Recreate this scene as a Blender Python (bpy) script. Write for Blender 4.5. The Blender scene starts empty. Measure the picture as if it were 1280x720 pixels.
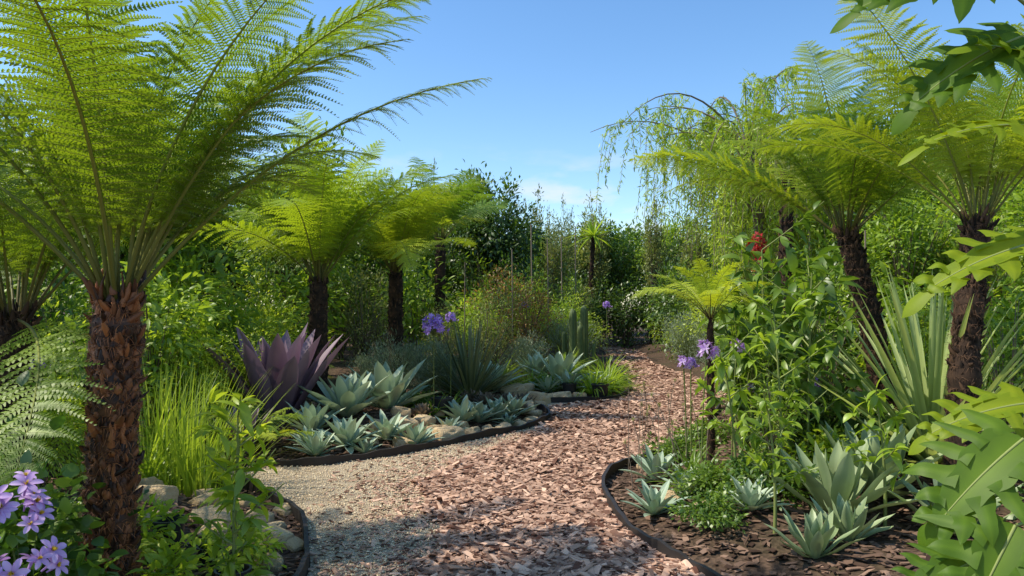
import bpy, math, bmesh
import numpy as np
from mathutils import Vector, Matrix, noise as mnoise
from mathutils.geometry import tessellate_polygon

scene = bpy.context.scene
rng = np.random.default_rng(11)
GA = 2.399963

# ------------------------------------------------------------------ materials
def new_mat(name):
    m = bpy.data.materials.new(name); m.use_nodes = True
    nt = m.node_tree; nt.nodes.clear()
    return m, nt, nt.nodes, nt.links

def tint_factor(nt, noise_scale=3.0, namp=0.35, oamp=0.25):
    n, l = nt.nodes, nt.links
    at = n.new('ShaderNodeAttribute'); at.attribute_name = 'tint'
    src = at.outputs['Fac']
    if namp > 0:
        tc = n.new('ShaderNodeTexCoord')
        nz = n.new('ShaderNodeTexNoise'); nz.inputs['Scale'].default_value = noise_scale; nz.inputs['Detail'].default_value = 3
        l.new(tc.outputs['Object'], nz.inputs['Vector'])
        a = n.new('ShaderNodeMath'); a.operation = 'MULTIPLY_ADD'
        l.new(nz.outputs['Fac'], a.inputs[0]); a.inputs[1].default_value = namp
        l.new(src, a.inputs[2]); src = a.outputs[0]
    oi = n.new('ShaderNodeObjectInfo')
    b = n.new('ShaderNodeMath'); b.operation = 'MULTIPLY_ADD'
    l.new(oi.outputs['Random'], b.inputs[0]); b.inputs[1].default_value = oamp
    l.new(src, b.inputs[2])
    c = n.new('ShaderNodeMath'); c.operation = 'SUBTRACT'; c.use_clamp = True
    l.new(b.outputs[0], c.inputs[0]); c.inputs[1].default_value = 0.5*(namp+oamp)
    return c.outputs[0]

def leaf_mat(name, c0, c1, tr=0.35, rough=0.45, spec=0.4, tboost=(1.6,1.5,0.8), namp=0.0, nscale=4, gl=0.04):
    m, nt, n, l = new_mat(name)
    f = tint_factor(nt, nscale, namp)
    mx = n.new('ShaderNodeMix'); mx.data_type = 'RGBA'
    mx.inputs[6].default_value = (*c0,1); mx.inputs[7].default_value = (*c1,1)
    l.new(f, mx.inputs[0])
    d = n.new('ShaderNodeBsdfDiffuse'); l.new(mx.outputs[2], d.inputs['Color'])
    t = n.new('ShaderNodeBsdfTranslucent')
    mu = n.new('ShaderNodeMix'); mu.data_type = 'RGBA'
    mu.inputs[6].default_value = (*[min(0.95,a*b) for a,b in zip(c0,tboost)],1); mu.inputs[7].default_value = (*[min(0.95,a*b) for a,b in zip(c1,tboost)],1)
    l.new(f, mu.inputs[0]); l.new(mu.outputs[2], t.inputs['Color'])
    s = n.new('ShaderNodeMixShader'); s.inputs[0].default_value = tr
    l.new(d.outputs[0], s.inputs[1]); l.new(t.outputs[0], s.inputs[2])
    g = n.new('ShaderNodeBsdfGlossy'); g.inputs['Roughness'].default_value = rough; g.inputs['Color'].default_value=(1.0,1.0,0.9,1)
    s2 = n.new('ShaderNodeMixShader'); s2.inputs[0].default_value = gl*spec/0.4
    l.new(s.outputs[0], s2.inputs[1]); l.new(g.outputs[0], s2.inputs[2])
    o = n.new('ShaderNodeOutputMaterial'); l.new(s2.outputs[0], o.inputs[0])
    return m

def solid_mat(name, c0, c1, rough=0.8, spec=0.3, nscale=20, bump=0.0, bscale=60, bdist=0.01, oamp=0.2, namp=0.6):
    m, nt, n, l = new_mat(name)
    f = tint_factor(nt, nscale, namp, oamp)
    mx = n.new('ShaderNodeMix'); mx.data_type = 'RGBA'
    mx.inputs[6].default_value = (*c0,1); mx.inputs[7].default_value = (*c1,1)
    l.new(f, mx.inputs[0])
    p = n.new('ShaderNodeBsdfPrincipled'); p.inputs['Roughness'].default_value = rough
    p.inputs['Specular IOR Level'].default_value = spec
    l.new(mx.outputs[2], p.inputs['Base Color'])
    if bump > 0:
        tc = n.new('ShaderNodeTexCoord')
        b = n.new('ShaderNodeTexNoise'); b.inputs['Scale'].default_value = bscale; b.inputs['Detail'].default_value = 6
        l.new(tc.outputs['Object'], b.inputs['Vector'])
        bp = n.new('ShaderNodeBump'); bp.inputs['Strength'].default_value = bump; bp.inputs['Distance'].default_value = bdist
        l.new(b.outputs['Fac'], bp.inputs['Height']); l.new(bp.outputs[0], p.inputs['Normal'])
    o = n.new('ShaderNodeOutputMaterial'); l.new(p.outputs[0], o.inputs[0])
    return m

M = {}
TB=(1.7,1.5,0.6)
M['fern']   = leaf_mat('fern_leaf', (0.065,0.15,0.014), (0.32,0.45,0.03), 0.47, 0.45, 0.35, TB)
M['fern_y'] = leaf_mat('fern_leaf_yellow', (0.13,0.24,0.018), (0.50,0.60,0.05), 0.48, 0.45, 0.3, TB)
M['fern_d'] = leaf_mat('fern_leaf_deep', (0.06,0.15,0.02), (0.21,0.35,0.045), 0.48, 0.45, 0.35, TB)
M['rachis'] = solid_mat('fern_stalk', (0.07,0.035,0.010), (0.32,0.36,0.06), 0.5, 0.3, namp=0)
M['fernbark'] = solid_mat('fern_trunk_fibre', (0.024,0.010,0.006), (0.54,0.19,0.06), 0.55, 0.45, 14)
M['fernbark_d'] = solid_mat('fern_trunk_fibre_dark', (0.016,0.011,0.008), (0.15,0.08,0.042), 0.85, 0.2, 14)
M['bark'] = solid_mat('branch_bark', (0.09,0.065,0.045), (0.28,0.22,0.16), 0.85, 0.2, 12, 0, 40, namp=0)
M['gstem'] = solid_mat('green_stem', (0.08,0.11,0.02), (0.28,0.32,0.09), 0.6, 0.3, namp=0)
M['dark'] = leaf_mat('dark_leaf', (0.028,0.07,0.013), (0.13,0.22,0.03), 0.36, 0.42, 0.45)
M['mid'] = leaf_mat('mid_leaf', (0.05,0.12,0.015), (0.24,0.36,0.04), 0.43, 0.42, 0.42)
M['bright'] = leaf_mat('bright_leaf', (0.12,0.22,0.018), (0.40,0.53,0.05), 0.47, 0.42, 0.38)
M['lime'] = leaf_mat('lime_leaf', (0.21,0.33,0.02), (0.54,0.64,0.06), 0.47, 0.42, 0.33)
M['olive'] = leaf_mat('olive_leaf', (0.10,0.13,0.03), (0.35,0.38,0.12), 0.38, 0.5, 0.3)
M['rust'] = leaf_mat('rusty_leaf', (0.14,0.11,0.03), (0.54,0.27,0.09), 0.35, 0.5, 0.3)
M['silver'] = leaf_mat('silver_leaf', (0.12,0.17,0.10), (0.38,0.44,0.28), 0.25, 0.55, 0.3, (1.2,1.3,0.9))
M['agblue'] = leaf_mat('blue_agave_leaf', (0.15,0.24,0.16), (0.54,0.62,0.43), 0.08, 0.5, 0.35, (1.2,1.3,0.9), 0.4, 5)
M['aggrn'] = leaf_mat('green_agave_leaf', (0.11,0.18,0.07), (0.40,0.47,0.24), 0.1, 0.45, 0.35, (1.2,1.3,0.8), 0.4, 5)
M['agpurp'] = leaf_mat('purple_agave_leaf', (0.10,0.06,0.09), (0.34,0.23,0.30), 0.12, 0.5, 0.35, (1.3,1.0,1.1), 0.3, 5)
M['succ'] = leaf_mat('brown_succulent_leaf', (0.10,0.075,0.05), (0.34,0.26,0.18), 0.08, 0.5, 0.3, (1.2,1.0,0.9))
M['sword'] = leaf_mat('sword_leaf', (0.17,0.25,0.06), (0.54,0.62,0.25), 0.3, 0.42, 0.35)
M['fan'] = leaf_mat('fan_leaf', (0.045,0.07,0.03), (0.23,0.26,0.13), 0.15, 0.45, 0.4)
M['grass'] = leaf_mat('grass_blade', (0.15,0.25,0.015), (0.44,0.56,0.07), 0.45, 0.45, 0.3)
M['philo'] = leaf_mat('lobed_leaf', (0.035,0.10,0.006), (0.17,0.29,0.018), 0.44, 0.55, 0.4, (2.0,1.6,0.45), 0.5, 8, 0.018)
M['philo_backlit'] = leaf_mat('lobed_leaf_backlit_yellow', (0.13,0.23,0.008), (0.40,0.49,0.02), 0.5, 0.55, 0.4, (1.6,1.3,0.4), 0.5, 8, 0.018)  # lighter copy of lobed leaf, backlit yellow glow put into its colour
M['lilac'] = leaf_mat('lilac_petal', (0.45,0.24,0.58), (0.84,0.62,0.88), 0.3, 0.5, 0.2, (1,0.9,1.1))
M['violet'] = leaf_mat('violet_petal', (0.34,0.16,0.58), (0.70,0.48,0.90), 0.3, 0.5, 0.2, (1,0.9,1.1))
M['yellow'] = leaf_mat('flower_centre', (0.65,0.42,0.03), (0.85,0.68,0.08), 0.2, 0.5, 0.2)
M['red'] = leaf_mat('red_petal', (0.24,0.01,0.015), (0.60,0.05,0.04), 0.25, 0.4, 0.3, (1.2,0.7,0.7))
M['rock'] = solid_mat('sandstone', (0.44,0.28,0.13), (0.90,0.68,0.40), 0.85, 0.2, 6, 0.8, 14, 0.03)
M['pot'] = solid_mat('black_plastic', (0.012,0.012,0.013), (0.03,0.03,0.032), 0.45, 0.4)
M['edging'] = solid_mat('black_edging', (0.014,0.012,0.011), (0.05,0.04,0.035), 0.6, 0.35, 8)
M['chip'] = solid_mat('bark_chip', (0.12,0.05,0.03), (0.84,0.54,0.37), 0.85, 0.2, 30, 0, 90, 0.003, 0.0, 0.2)
M['chipd'] = solid_mat('bed_chip', (0.05,0.028,0.018), (0.34,0.21,0.14), 0.9, 0.2, 30, 0, 90, 0.003, 0.0, 0.2)
M['pebble'] = solid_mat('gravel_stone', (0.46,0.32,0.18), (0.90,0.74,0.49), 0.85, 0.2, 30, 0, 90, 0.003, 0.0, 0.0)
M['cactus'] = solid_mat('cactus_skin', (0.06,0.09,0.03), (0.22,0.28,0.10), 0.6, 0.3, 10)

def ground_mat(name, c0, c1, c2, s1, s2):
    m, nt, n, l = new_mat(name)
    tc = n.new('ShaderNodeTexCoord')
    a = n.new('ShaderNodeTexNoise'); a.inputs['Scale'].default_value = s1; a.inputs['Detail'].default_value = 5
    v = n.new('ShaderNodeTexVoronoi'); v.inputs['Scale'].default_value = s2
    l.new(tc.outputs['Object'], a.inputs['Vector']); l.new(tc.outputs['Object'], v.inputs['Vector'])
    r = n.new('ShaderNodeMix'); r.data_type='RGBA'; r.inputs[6].default_value=(*c0,1); r.inputs[7].default_value=(*c1,1)
    l.new(v.outputs['Color'], r.inputs[0])
    r2 = n.new('ShaderNodeMix'); r2.data_type='RGBA'; l.new(r.outputs[2], r2.inputs[6]); r2.inputs[7].default_value=(*c2,1)
    mr = n.new('ShaderNodeMapRange'); mr.inputs[1].default_value=0.45; mr.inputs[2].default_value=0.7; mr.inputs[4].default_value=0.7
    l.new(a.outputs['Fac'], mr.inputs[0]); l.new(mr.outputs[0], r2.inputs[0])
    p = n.new('ShaderNodeBsdfPrincipled'); p.inputs['Roughness'].default_value=0.95; p.inputs['Specular IOR Level'].default_value=0.15
    l.new(r2.outputs[2], p.inputs['Base Color'])
    bp = n.new('ShaderNodeBump'); bp.inputs['Strength'].default_value=0.8; bp.inputs['Distance'].default_value=0.02
    l.new(v.outputs['Distance'], bp.inputs['Height']); l.new(bp.outputs[0], p.inputs['Normal'])
    o = n.new('ShaderNodeOutputMaterial'); l.new(p.outputs[0], o.inputs[0])
    return m
M['ground'] = ground_mat('bed_soil', (0.045,0.029,0.018), (0.16,0.10,0.065), (0.07,0.06,0.03), 1.2, 30)
M['mulchbase'] = ground_mat('mulch_base', (0.11,0.055,0.035), (0.38,0.22,0.15), (0.22,0.125,0.085), 1.2, 28)
M['gravelbase'] = ground_mat('gravel_base', (0.42,0.32,0.20), (0.70,0.57,0.40), (0.42,0.30,0.19), 1.5, 90)

# ------------------------------------------------------------------ mesh builder
def nrm(a):
    return a/np.maximum(np.linalg.norm(a, axis=-1, keepdims=True), 1e-9)

class MB:
    def __init__(s): s.v=[]; s.f=[]; s.mi=[]; s.t=[]; s.n=0
    def add(s, v, f, tint, mat=0):
        v = np.asarray(v, float).reshape(-1,3); f = np.asarray(f, int)
        s.v.append(v); s.f.append(f+s.n); s.mi.append(np.full(len(f), mat))
        t = np.broadcast_to(np.asarray(tint, float), (len(v),)) if np.ndim(tint)==0 else np.asarray(tint,float).reshape(-1)
        s.t.append(t); s.n += len(v)
    def mesh(s, name, mats, smooth=True):
        me = bpy.data.meshes.new(name)
        V = np.concatenate(s.v).astype(np.float32); T = np.concatenate(s.t).astype(np.float32)
        loops = np.concatenate([f.ravel() for f in s.f]).astype(np.int32)
        sizes = np.concatenate([np.full(len(f), f.shape[1]) for f in s.f])
        starts = np.concatenate([[0], np.cumsum(sizes)[:-1]]).astype(np.int32)
        me.vertices.add(len(V)); me.vertices.foreach_set('co', V.ravel())
        me.loops.add(len(loops)); me.loops.foreach_set('vertex_index', loops)
        me.polygons.add(len(sizes)); me.polygons.foreach_set('loop_start', starts)
        for m in mats: me.materials.append(m)
        me.polygons.foreach_set('material_index', np.concatenate(s.mi).astype(np.int32))
        me.polygons.foreach_set('use_smooth', np.full(len(sizes), smooth))
        a = me.attributes.new('tint','FLOAT','POINT'); a.data.foreach_set('value', T)
        me.update(calc_edges=True)
        return me

def P_leaf(u): return np.maximum(np.sin(np.pi*np.clip(u,0,1)**0.8)**0.8, 0.04)
def P_lance(u): return np.interp(u, [0,0.12,0.35,0.6,0.85,1], [0.12,0.6,1,0.9,0.4,0.02])
def P_agave(u): return np.interp(u, [0,0.15,0.45,0.7,0.88,0.97,1], [0.75,0.72,1,0.86,0.45,0.1,0.02])
def P_sword(u): return np.interp(u, [0,0.3,0.7,1], [1,1,0.7,0.03])
def P_trap(u): return np.interp(u, [0,1], [1,0.25])
def P_diam(u): return np.interp(u, [0,0.45,1], [0.1,1,0.04])
def P_petal(u): return np.interp(u, [0,0.3,0.6,0.85,1], [0.3,0.8,1,0.7,0.1])

def leaves(mb, P, D, N, L, W, segs=4, bend=0.3, fold=0.2, prof=P_leaf, tint=0.5, mat=0, cross=3, ugrad=0.15, egrad=0.0, wavy=0.0):
    P=np.asarray(P,float); n=len(P)
    D=nrm(np.broadcast_to(D,(n,3)).astype(float)); N=np.broadcast_to(N,(n,3)).astype(float)
    S=np.cross(D,N); bad=np.linalg.norm(S,axis=1)<1e-3; S[bad]=[1,0.1,0.05]; S=nrm(S); N=np.cross(S,D)
    L=np.broadcast_to(L,(n,)).astype(float); W=np.broadcast_to(W,(n,)).astype(float)
    b=np.broadcast_to(bend,(n,)).astype(float).copy(); b[np.abs(b)<1e-3]=1e-3
    u=np.linspace(0,1,segs+1); th=b[:,None]*u
    x=np.sin(th)/b[:,None]; z=-(1-np.cos(th))/b[:,None]
    C=P[:,None]+L[:,None,None]*(x[...,None]*D[:,None]+z[...,None]*N[:,None])
    NL=np.cos(th)[...,None]*N[:,None]+np.sin(th)[...,None]*D[:,None]
    w=0.5*W[:,None]*prof(u)[None]
    if wavy>0:
        C=C+NL*(W[:,None]*wavy*np.sin(u*9+rng.random(n)[:,None]*6.28))[...,None]
    c=np.linspace(-1,1,cross)
    V=C[:,:,None]+(c[None,None,:]*w[...,None])[...,None]*S[:,None,None]+(fold*np.abs(c)[None,None,:]**1.5*w[...,None])[...,None]*NL[:,:,None]
    k=(segs+1)*cross
    i,j=np.meshgrid(np.arange(segs),np.arange(cross-1),indexing='ij'); i=i.ravel(); j=j.ravel()
    q=np.stack([i*cross+j,i*cross+j+1,(i+1)*cross+j+1,(i+1)*cross+j],1)
    F=(q[None]+(np.arange(n)*k)[:,None,None]).reshape(-1,4)
    T=np.broadcast_to(tint,(n,))[:,None,None]+ugrad*(u-0.5)[None,:,None]+egrad*(np.abs(c)**3)[None,None,:]
    T=np.broadcast_to(T,(n,segs+1,cross))
    mb.add(V.reshape(-1,3),F,T.reshape(-1),mat)

def tubes(mb, PT, R, sides=5, tint=0.5, mat=0, cap=False):
    PT=np.asarray(PT,float); 
    if PT.ndim==2: PT=PT[None]
    n,k,_=PT.shape; R=np.broadcast_to(R,(n,k))
    T=nrm(np.gradient(PT,axis=1)); avg=nrm(PT[:,-1]-PT[:,0])
    ref=np.where(np.abs(avg[:,2:3])>0.8, np.array([[1.,0.13,0]]), np.array([[0,0,1.]]))
    A=nrm(np.cross(T,ref[:,None])); B=np.cross(T,A)
    a=np.arange(sides)*2*np.pi/sides
    V=PT[:,:,None]+R[:,:,None,None]*(np.cos(a)[None,None,:,None]*A[:,:,None]+np.sin(a)[None,None,:,None]*B[:,:,None])
    i,j=np.meshgrid(np.arange(k-1),np.arange(sides),indexing='ij'); i=i.ravel(); j=j.ravel(); j2=(j+1)%sides
    q=np.stack([i*sides+j,i*sides+j2,(i+1)*sides+j2,(i+1)*sides+j],1)
    F=(q[None]+(np.arange(n)*k*sides)[:,None,None]).reshape(-1,4)
    t=np.asarray(tint,float)
    if t.ndim==0: TT=np.full(n*k*sides,float(t))
    elif t.shape==(n,): TT=np.repeat(t,k*sides)
    else: TT=np.repeat(np.broadcast_to(t,(n,k)).reshape(-1),sides)
    mb.add(V.reshape(-1,3),F,TT,mat)

def bez(a,b,c,k=6):
    t=np.linspace(0,1,k)[:,None]
    a,b,c=[np.asarray(q,float) for q in (a,b,c)]
    if a.ndim==1: return (1-t)**2*a+2*t*(1-t)*b+t*t*c
    t=t[None]
    return (1-t)**2*a[:,None]+2*t*(1-t)*b[:,None]+t*t*c[:,None]

# ------------------------------------------------------------------ object helpers
col = scene.collection
def mk(name, me, loc=(0,0,0), rot=0, sc=1, parent=None, **props):
    o = bpy.data.objects.new(name, me); col.objects.link(o)
    o.location = loc
    o.rotation_euler = rot if hasattr(rot,'__len__') else (0,0,rot)
    o.scale = sc if hasattr(sc,'__len__') else (sc,sc,sc)
    if parent: o.parent = parent
    for k,v in props.items(): o[k]=v
    return o
def thing(name, parts, loc, rot=0, sc=1, label='', category='', group=None):
    e = mk(name, None, loc, rot, sc, label=label, category=category)
    e.empty_display_size = 0.1
    if group: e['group']=group
    for pn, me in parts: mk(pn, me, parent=e)
    return e
def single(name, me, loc, rot=0, sc=1, label='', category='', group=None):
    o = mk(name, me, loc, rot, sc, label=label, category=category)
    if group: o['group']=group
    return o

# ------------------------------------------------------------------ terrain and path
def smooth_line(pts, k=8):
    pts=np.array(pts,float); out=[]
    p=np.vstack([2*pts[0]-pts[1],pts,2*pts[-1]-pts[-2]])
    for i in range(1,len(p)-2):
        for t in np.linspace(0,1,k,endpoint=False):
            out.append(0.5*((2*p[i])+(-p[i-1]+p[i+1])*t+(2*p[i-1]-5*p[i]+4*p[i+1]-p[i+2])*t*t+(-p[i-1]+3*p[i]-3*p[i+1]+p[i+2])*t**3))
    out.append(pts[-1]); return np.array(out)

L1=[(-1.15,-4),(-1.1,0),(-1.05,2),(-1.1,3.4),(-1.14,4.14),(-1.23,4.54),(-1.47,5.23),(-1.89,5.85),(-2.4,6.25),(-3.2,6.4)]
L2=[(-3.3,6.95),(-2.5,7.0),(-1.87,7.04),(-1.57,7.26),(-1.15,7.57),(-0.70,8.1),(-0.19,8.72),(0.2,9.24),(0.47,9.9),(0.5,10.6),(0.25,11.3)]
L3=[(0.55,11.7),(1.4,11.9),(1.95,12.7),(2.29,14.6),(2.5,17.3),(2.77,21.3),(3.17,26.6),(2.2,31)]
R1=[(1.25,-4),(1.3,0),(1.3,3),(1.06,4.1),(0.90,4.45),(0.77,4.95),(0.72,5.54),(0.76,6.3),(1.0,6.93),(1.5,7.6),(2.2,8.8),(3.1,11.1),(3.85,13.6),(3.95,16.5),(3.8,19.8),(4.3,25.2),(3.6,31)]
sL1,sL2,sL3,sR1=[smooth_line(a) for a in (L1,L2,L3,R1)]
poly=np.vstack([sL1,sL2,sL3,sR1[::-1]])

def inside(pt, pg):
    x,y=pt[:,0],pt[:,1]; c=np.zeros(len(pt),bool); n=len(pg); j=n-1
    for i in range(n):
        xi,yi=pg[i]; xj,yj=pg[j]
        with np.errstate(divide='ignore',invalid='ignore'):
            cond=((yi>y)!=(yj>y))&(x<(xj-xi)*(y-yi)/(yj-yi+1e-12)+xi)
        c^=cond; j=i
    return c
def dist_poly(pt, pg):
    d=np.full(len(pt),1e9); n=len(pg)
    for i in range(n):
        a=pg[i]; b=pg[(i+1)%n]; ab=b-a; L=max(ab@ab,1e-9)
        t=np.clip(((pt-a)@ab)/L,0,1); q=a+t[:,None]*ab
        d=np.minimum(d,np.linalg.norm(pt-q,axis=1))
    return d
def height(pt):
    pt=np.asarray(pt,float).reshape(-1,2)
    ins=inside(pt,poly); d=dist_poly(pt,poly); d[ins]=0
    s=np.clip((d-0.08)/1.1,0,1); s=s*s*(3-2*s)
    x,y=pt[:,0],pt[:,1]
    return s*(0.17+0.04*np.sin(x*2.1+y*1.3)+0.03*np.sin(y*3.3-x*1.7))
def H(x,y): return float(height([[x,y]])[0])

gx=np.concatenate([-np.geomspace(500,13,14),np.linspace(-12,12,193),np.geomspace(13,500,14)])
gy=np.concatenate([-np.geomspace(500,5,14),np.linspace(-4,20,193),np.linspace(20.6,40,30),np.geomspace(44,600,12)])
X,Y=np.meshgrid(gx,gy); pt=np.stack([X.ravel(),Y.ravel()],1); hz=height(pt)
mb=MB(); nx=len(gx); ny=len(gy)
i,j=np.meshgrid(np.arange(ny-1),np.arange(nx-1),indexing='ij'); i=i.ravel(); j=j.ravel()
mb.add(np.column_stack([pt,hz]), np.stack([i*nx+j,i*nx+j+1,(i+1)*nx+j+1,(i+1)*nx+j],1), 0.5)
mk('ground', mb.mesh('ground',[M['ground']]), kind='structure', label='dark soil and bark mulch of the planting beds', category='ground')

def sheet(name, pg, z, mat, **pr):
    tris=tessellate_polygon([[Vector((p[0],p[1],0)) for p in pg]])
    mb=MB(); mb.add(np.column_stack([pg,np.full(len(pg),z)]), np.array(tris), 0.5)
    me=mb.mesh(name,[mat],False)
    bm=bmesh.new(); bm.from_mesh(me); bmesh.ops.recalc_face_normals(bm,faces=bm.faces)
    for f in bm.faces:
        if f.normal.z<0: f.normal_flip()
    bm.to_mesh(me); bm.free()
    return mk(name, me, **pr)
sheet('gravel_path', poly, 0.006, M['gravelbase'], kind='structure', label='pale tan gravel garden path', category='path')
ML=[(-0.75,-4),(-0.75,0),(-0.55,3),(-0.54,4.14),(-0.42,4.7),(-0.60,5.43),(-0.77,6.45),(-0.36,7.45),(0.05,8.25),(0.30,9.0),(0.52,9.9),(0.6,11.2),(1.42,11.85),(1.97,12.7),(2.31,14.6),(2.52,17.3),(2.79,21.3),(3.19,26.6),(2.3,30.8)]
sML=smooth_line(ML); wob=np.arange(len(sML)); sML[:,0]+=np.where(sML[:,1]<10,0.05*np.sin(wob*0.9)+0.04*np.sin(wob*2.1),0)
mpoly=np.vstack([sML, sR1[::-1]*np.array([1,1])-np.array([0.004,0])])
sheet('mulch_path', mpoly, 0.012, M['mulchbase'], kind='structure', label='red brown bark mulch path winding through the garden', category='path')

def chips(name, n, bounds, test, mat, size, zf, **pr):
    P=np.column_stack([rng.uniform(bounds[0],bounds[1],n),rng.uniform(bounds[2],bounds[3],n)])
    P=P[test(P)]; n=len(P)
    z=zf(P)
    l=size*rng.uniform(0.3,1.0,n)*rng.choice([1,1,1.5,2.0],n); w=size*rng.uniform(0.2,0.6,n); h=size*rng.uniform(0.05,0.12,n)
    ya=rng.random(n)*6.283; ti=rng.normal(0,0.16,n)
    ax=np.stack([np.cos(ya)*np.cos(ti),np.sin(ya)*np.cos(ti),np.sin(ti)],1)
    up=nrm(np.stack([rng.normal(0,.2,n),rng.normal(0,.2,n),np.ones(n)],1)); ay=nrm(np.cross(up,ax)); az=np.cross(ax,ay)
    u=np.array([[-1,-1,-1],[1,-1,-1],[1,1,-1],[-1,1,-1],[-1,-1,1],[1,-1,1],[1,1,1],[-1,1,1]],float)
    jit=1+rng.uniform(-0.5,0.25,(n,8,3)); uu=u[None]*jit*0.5
    V=np.column_stack([P,z+np.abs(ti)*l*0.3+h*0.5])[:,None]+uu[:,:,0:1]*l[:,None,None]*ax[:,None]+uu[:,:,1:2]*w[:,None,None]*ay[:,None]+uu[:,:,2:3]*h[:,None,None]*az[:,None]
    q=np.array([[4,5,6,7],[0,1,5,4],[1,2,6,5],[2,3,7,6],[3,0,4,7]])
    F=(q[None]+(np.arange(n)*8)[:,None,None]).reshape(-1,4)
    mb=MB(); mb.add(V.reshape(-1,3),F,np.repeat(np.clip(rng.normal(0.42,0.29,n),0,1),8))
    return mk(name, mb.mesh(name,[mat],False), kind='stuff', **pr)
zpath=lambda P: rng.uniform(0.008,0.032,len(P))
chips('bark_chips', 44000, (-1.0,2.2,2.5,8.5), lambda P: inside(P,mpoly), M['chip'], 0.078, zpath, label='loose red brown bark chips on the path', category='mulch')
chips('bark_chips', 20000, (-0.6,3.9,8.5,15), lambda P: inside(P,mpoly), M['chip'], 0.09, zpath, label='loose red brown bark chips on the path', category='mulch')
chips('bark_chips', 8000, (1.8,4.5,15,30), lambda P: inside(P,mpoly), M['chip'], 0.12, zpath, label='loose red brown bark chips on the path', category='mulch')
gz=lambda P: rng.uniform(0.004,0.012,len(P))
def strayp(P):
    d=dist_poly(P,sML)
    return inside(P,poly)&~inside(P,mpoly)&(rng.random(len(P))<np.clip(1.2*np.exp(-d*3.2)+0.9*np.exp(-(P[:,1]-3)*1.0),0.05,1))
chips('bark_chips', 12000, (-1.6,0.4,1.5,9), strayp, M['chip'], 0.05, gz, label='stray bark chips scattered over gravel', category='mulch')
chips('bed_mulch', 30000, (-5,5,2.5,12.5), lambda P: ~inside(P,poly), M['chipd'], 0.07, lambda P: height(P)+rng.uniform(0,0.012,len(P)), label='dark brown bark mulch in planting beds', category='mulch')

n=32000
P=np.column_stack([rng.uniform(-3.3,0.6,n),rng.uniform(2.5,9.6,n)]); P=P[inside(P,poly)&~(inside(P,mpoly)&(rng.random(len(P))>0.05))]; n=len(P)
s=rng.uniform(0.004,0.0105,n)
u=np.array([[1,0,0],[0,1,0],[-1,0,0],[0,-1,0],[0,0,0.8],[0,0,-.8]],float)
V=np.column_stack([P,0.008+s*0.5])[:,None]+u[None]*s[:,None,None]*rng.uniform(0.7,1.3,(n,6,3))
q=np.array([[0,1,4],[1,2,4],[2,3,4],[3,0,4]]); F=(q[None]+(np.arange(n)*6)[:,None,None]).reshape(-1,3)
mb=MB(); mb.add(V.reshape(-1,3),F,np.repeat(rng.random(n),6))
mk('gravel', mb.mesh('gravel',[M['pebble']],False), kind='stuff', label='loose pale tan gravel stones', category='gravel')

def edging(pts, label):
    p=smooth_line(pts,10); n=len(p); t=nrm(np.gradient(p,axis=0)); nn=np.stack([-t[:,1],t[:,0]],1)
    hh=0.08+0.014*np.sin(np.arange(n)*0.35)+0.006*np.sin(np.arange(n)*1.1)
    V=[]
    for off,zz in ((-0.014,-0.05),(-0.014,1),(0.014,1),(0.014,-0.05)):
        V.append(np.column_stack([p+nn*off, np.full(n,zz) if zz<0 else hh]))
    V=np.stack(V,1); F=[]
    for i in range(n-1):
        for k in range(3): F.append([i*4+k,(i+1)*4+k,(i+1)*4+k+1,i*4+k+1])
    F+= [[0,1,2,3],[(n-1)*4+k for k in (3,2,1,0)]]
    mb=MB(); mb.add(V.reshape(-1,3),F,0.5)
    mk('garden_edging', mb.mesh('garden_edging',[M['edging']],False), label=label, category='edging', group='black edging strips along the beds')
edging([(a-0.02,b) for a,b in L1], 'black plastic edging curving beside gravel path')
edging(L2, 'black plastic edging around the agave bed')
edging(L3[:6], 'black edging strip beside far bend of path')
edging([(a+0.015,b) for a,b in R1[:12]], 'black edging strip around shaded shrub bed')

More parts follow.
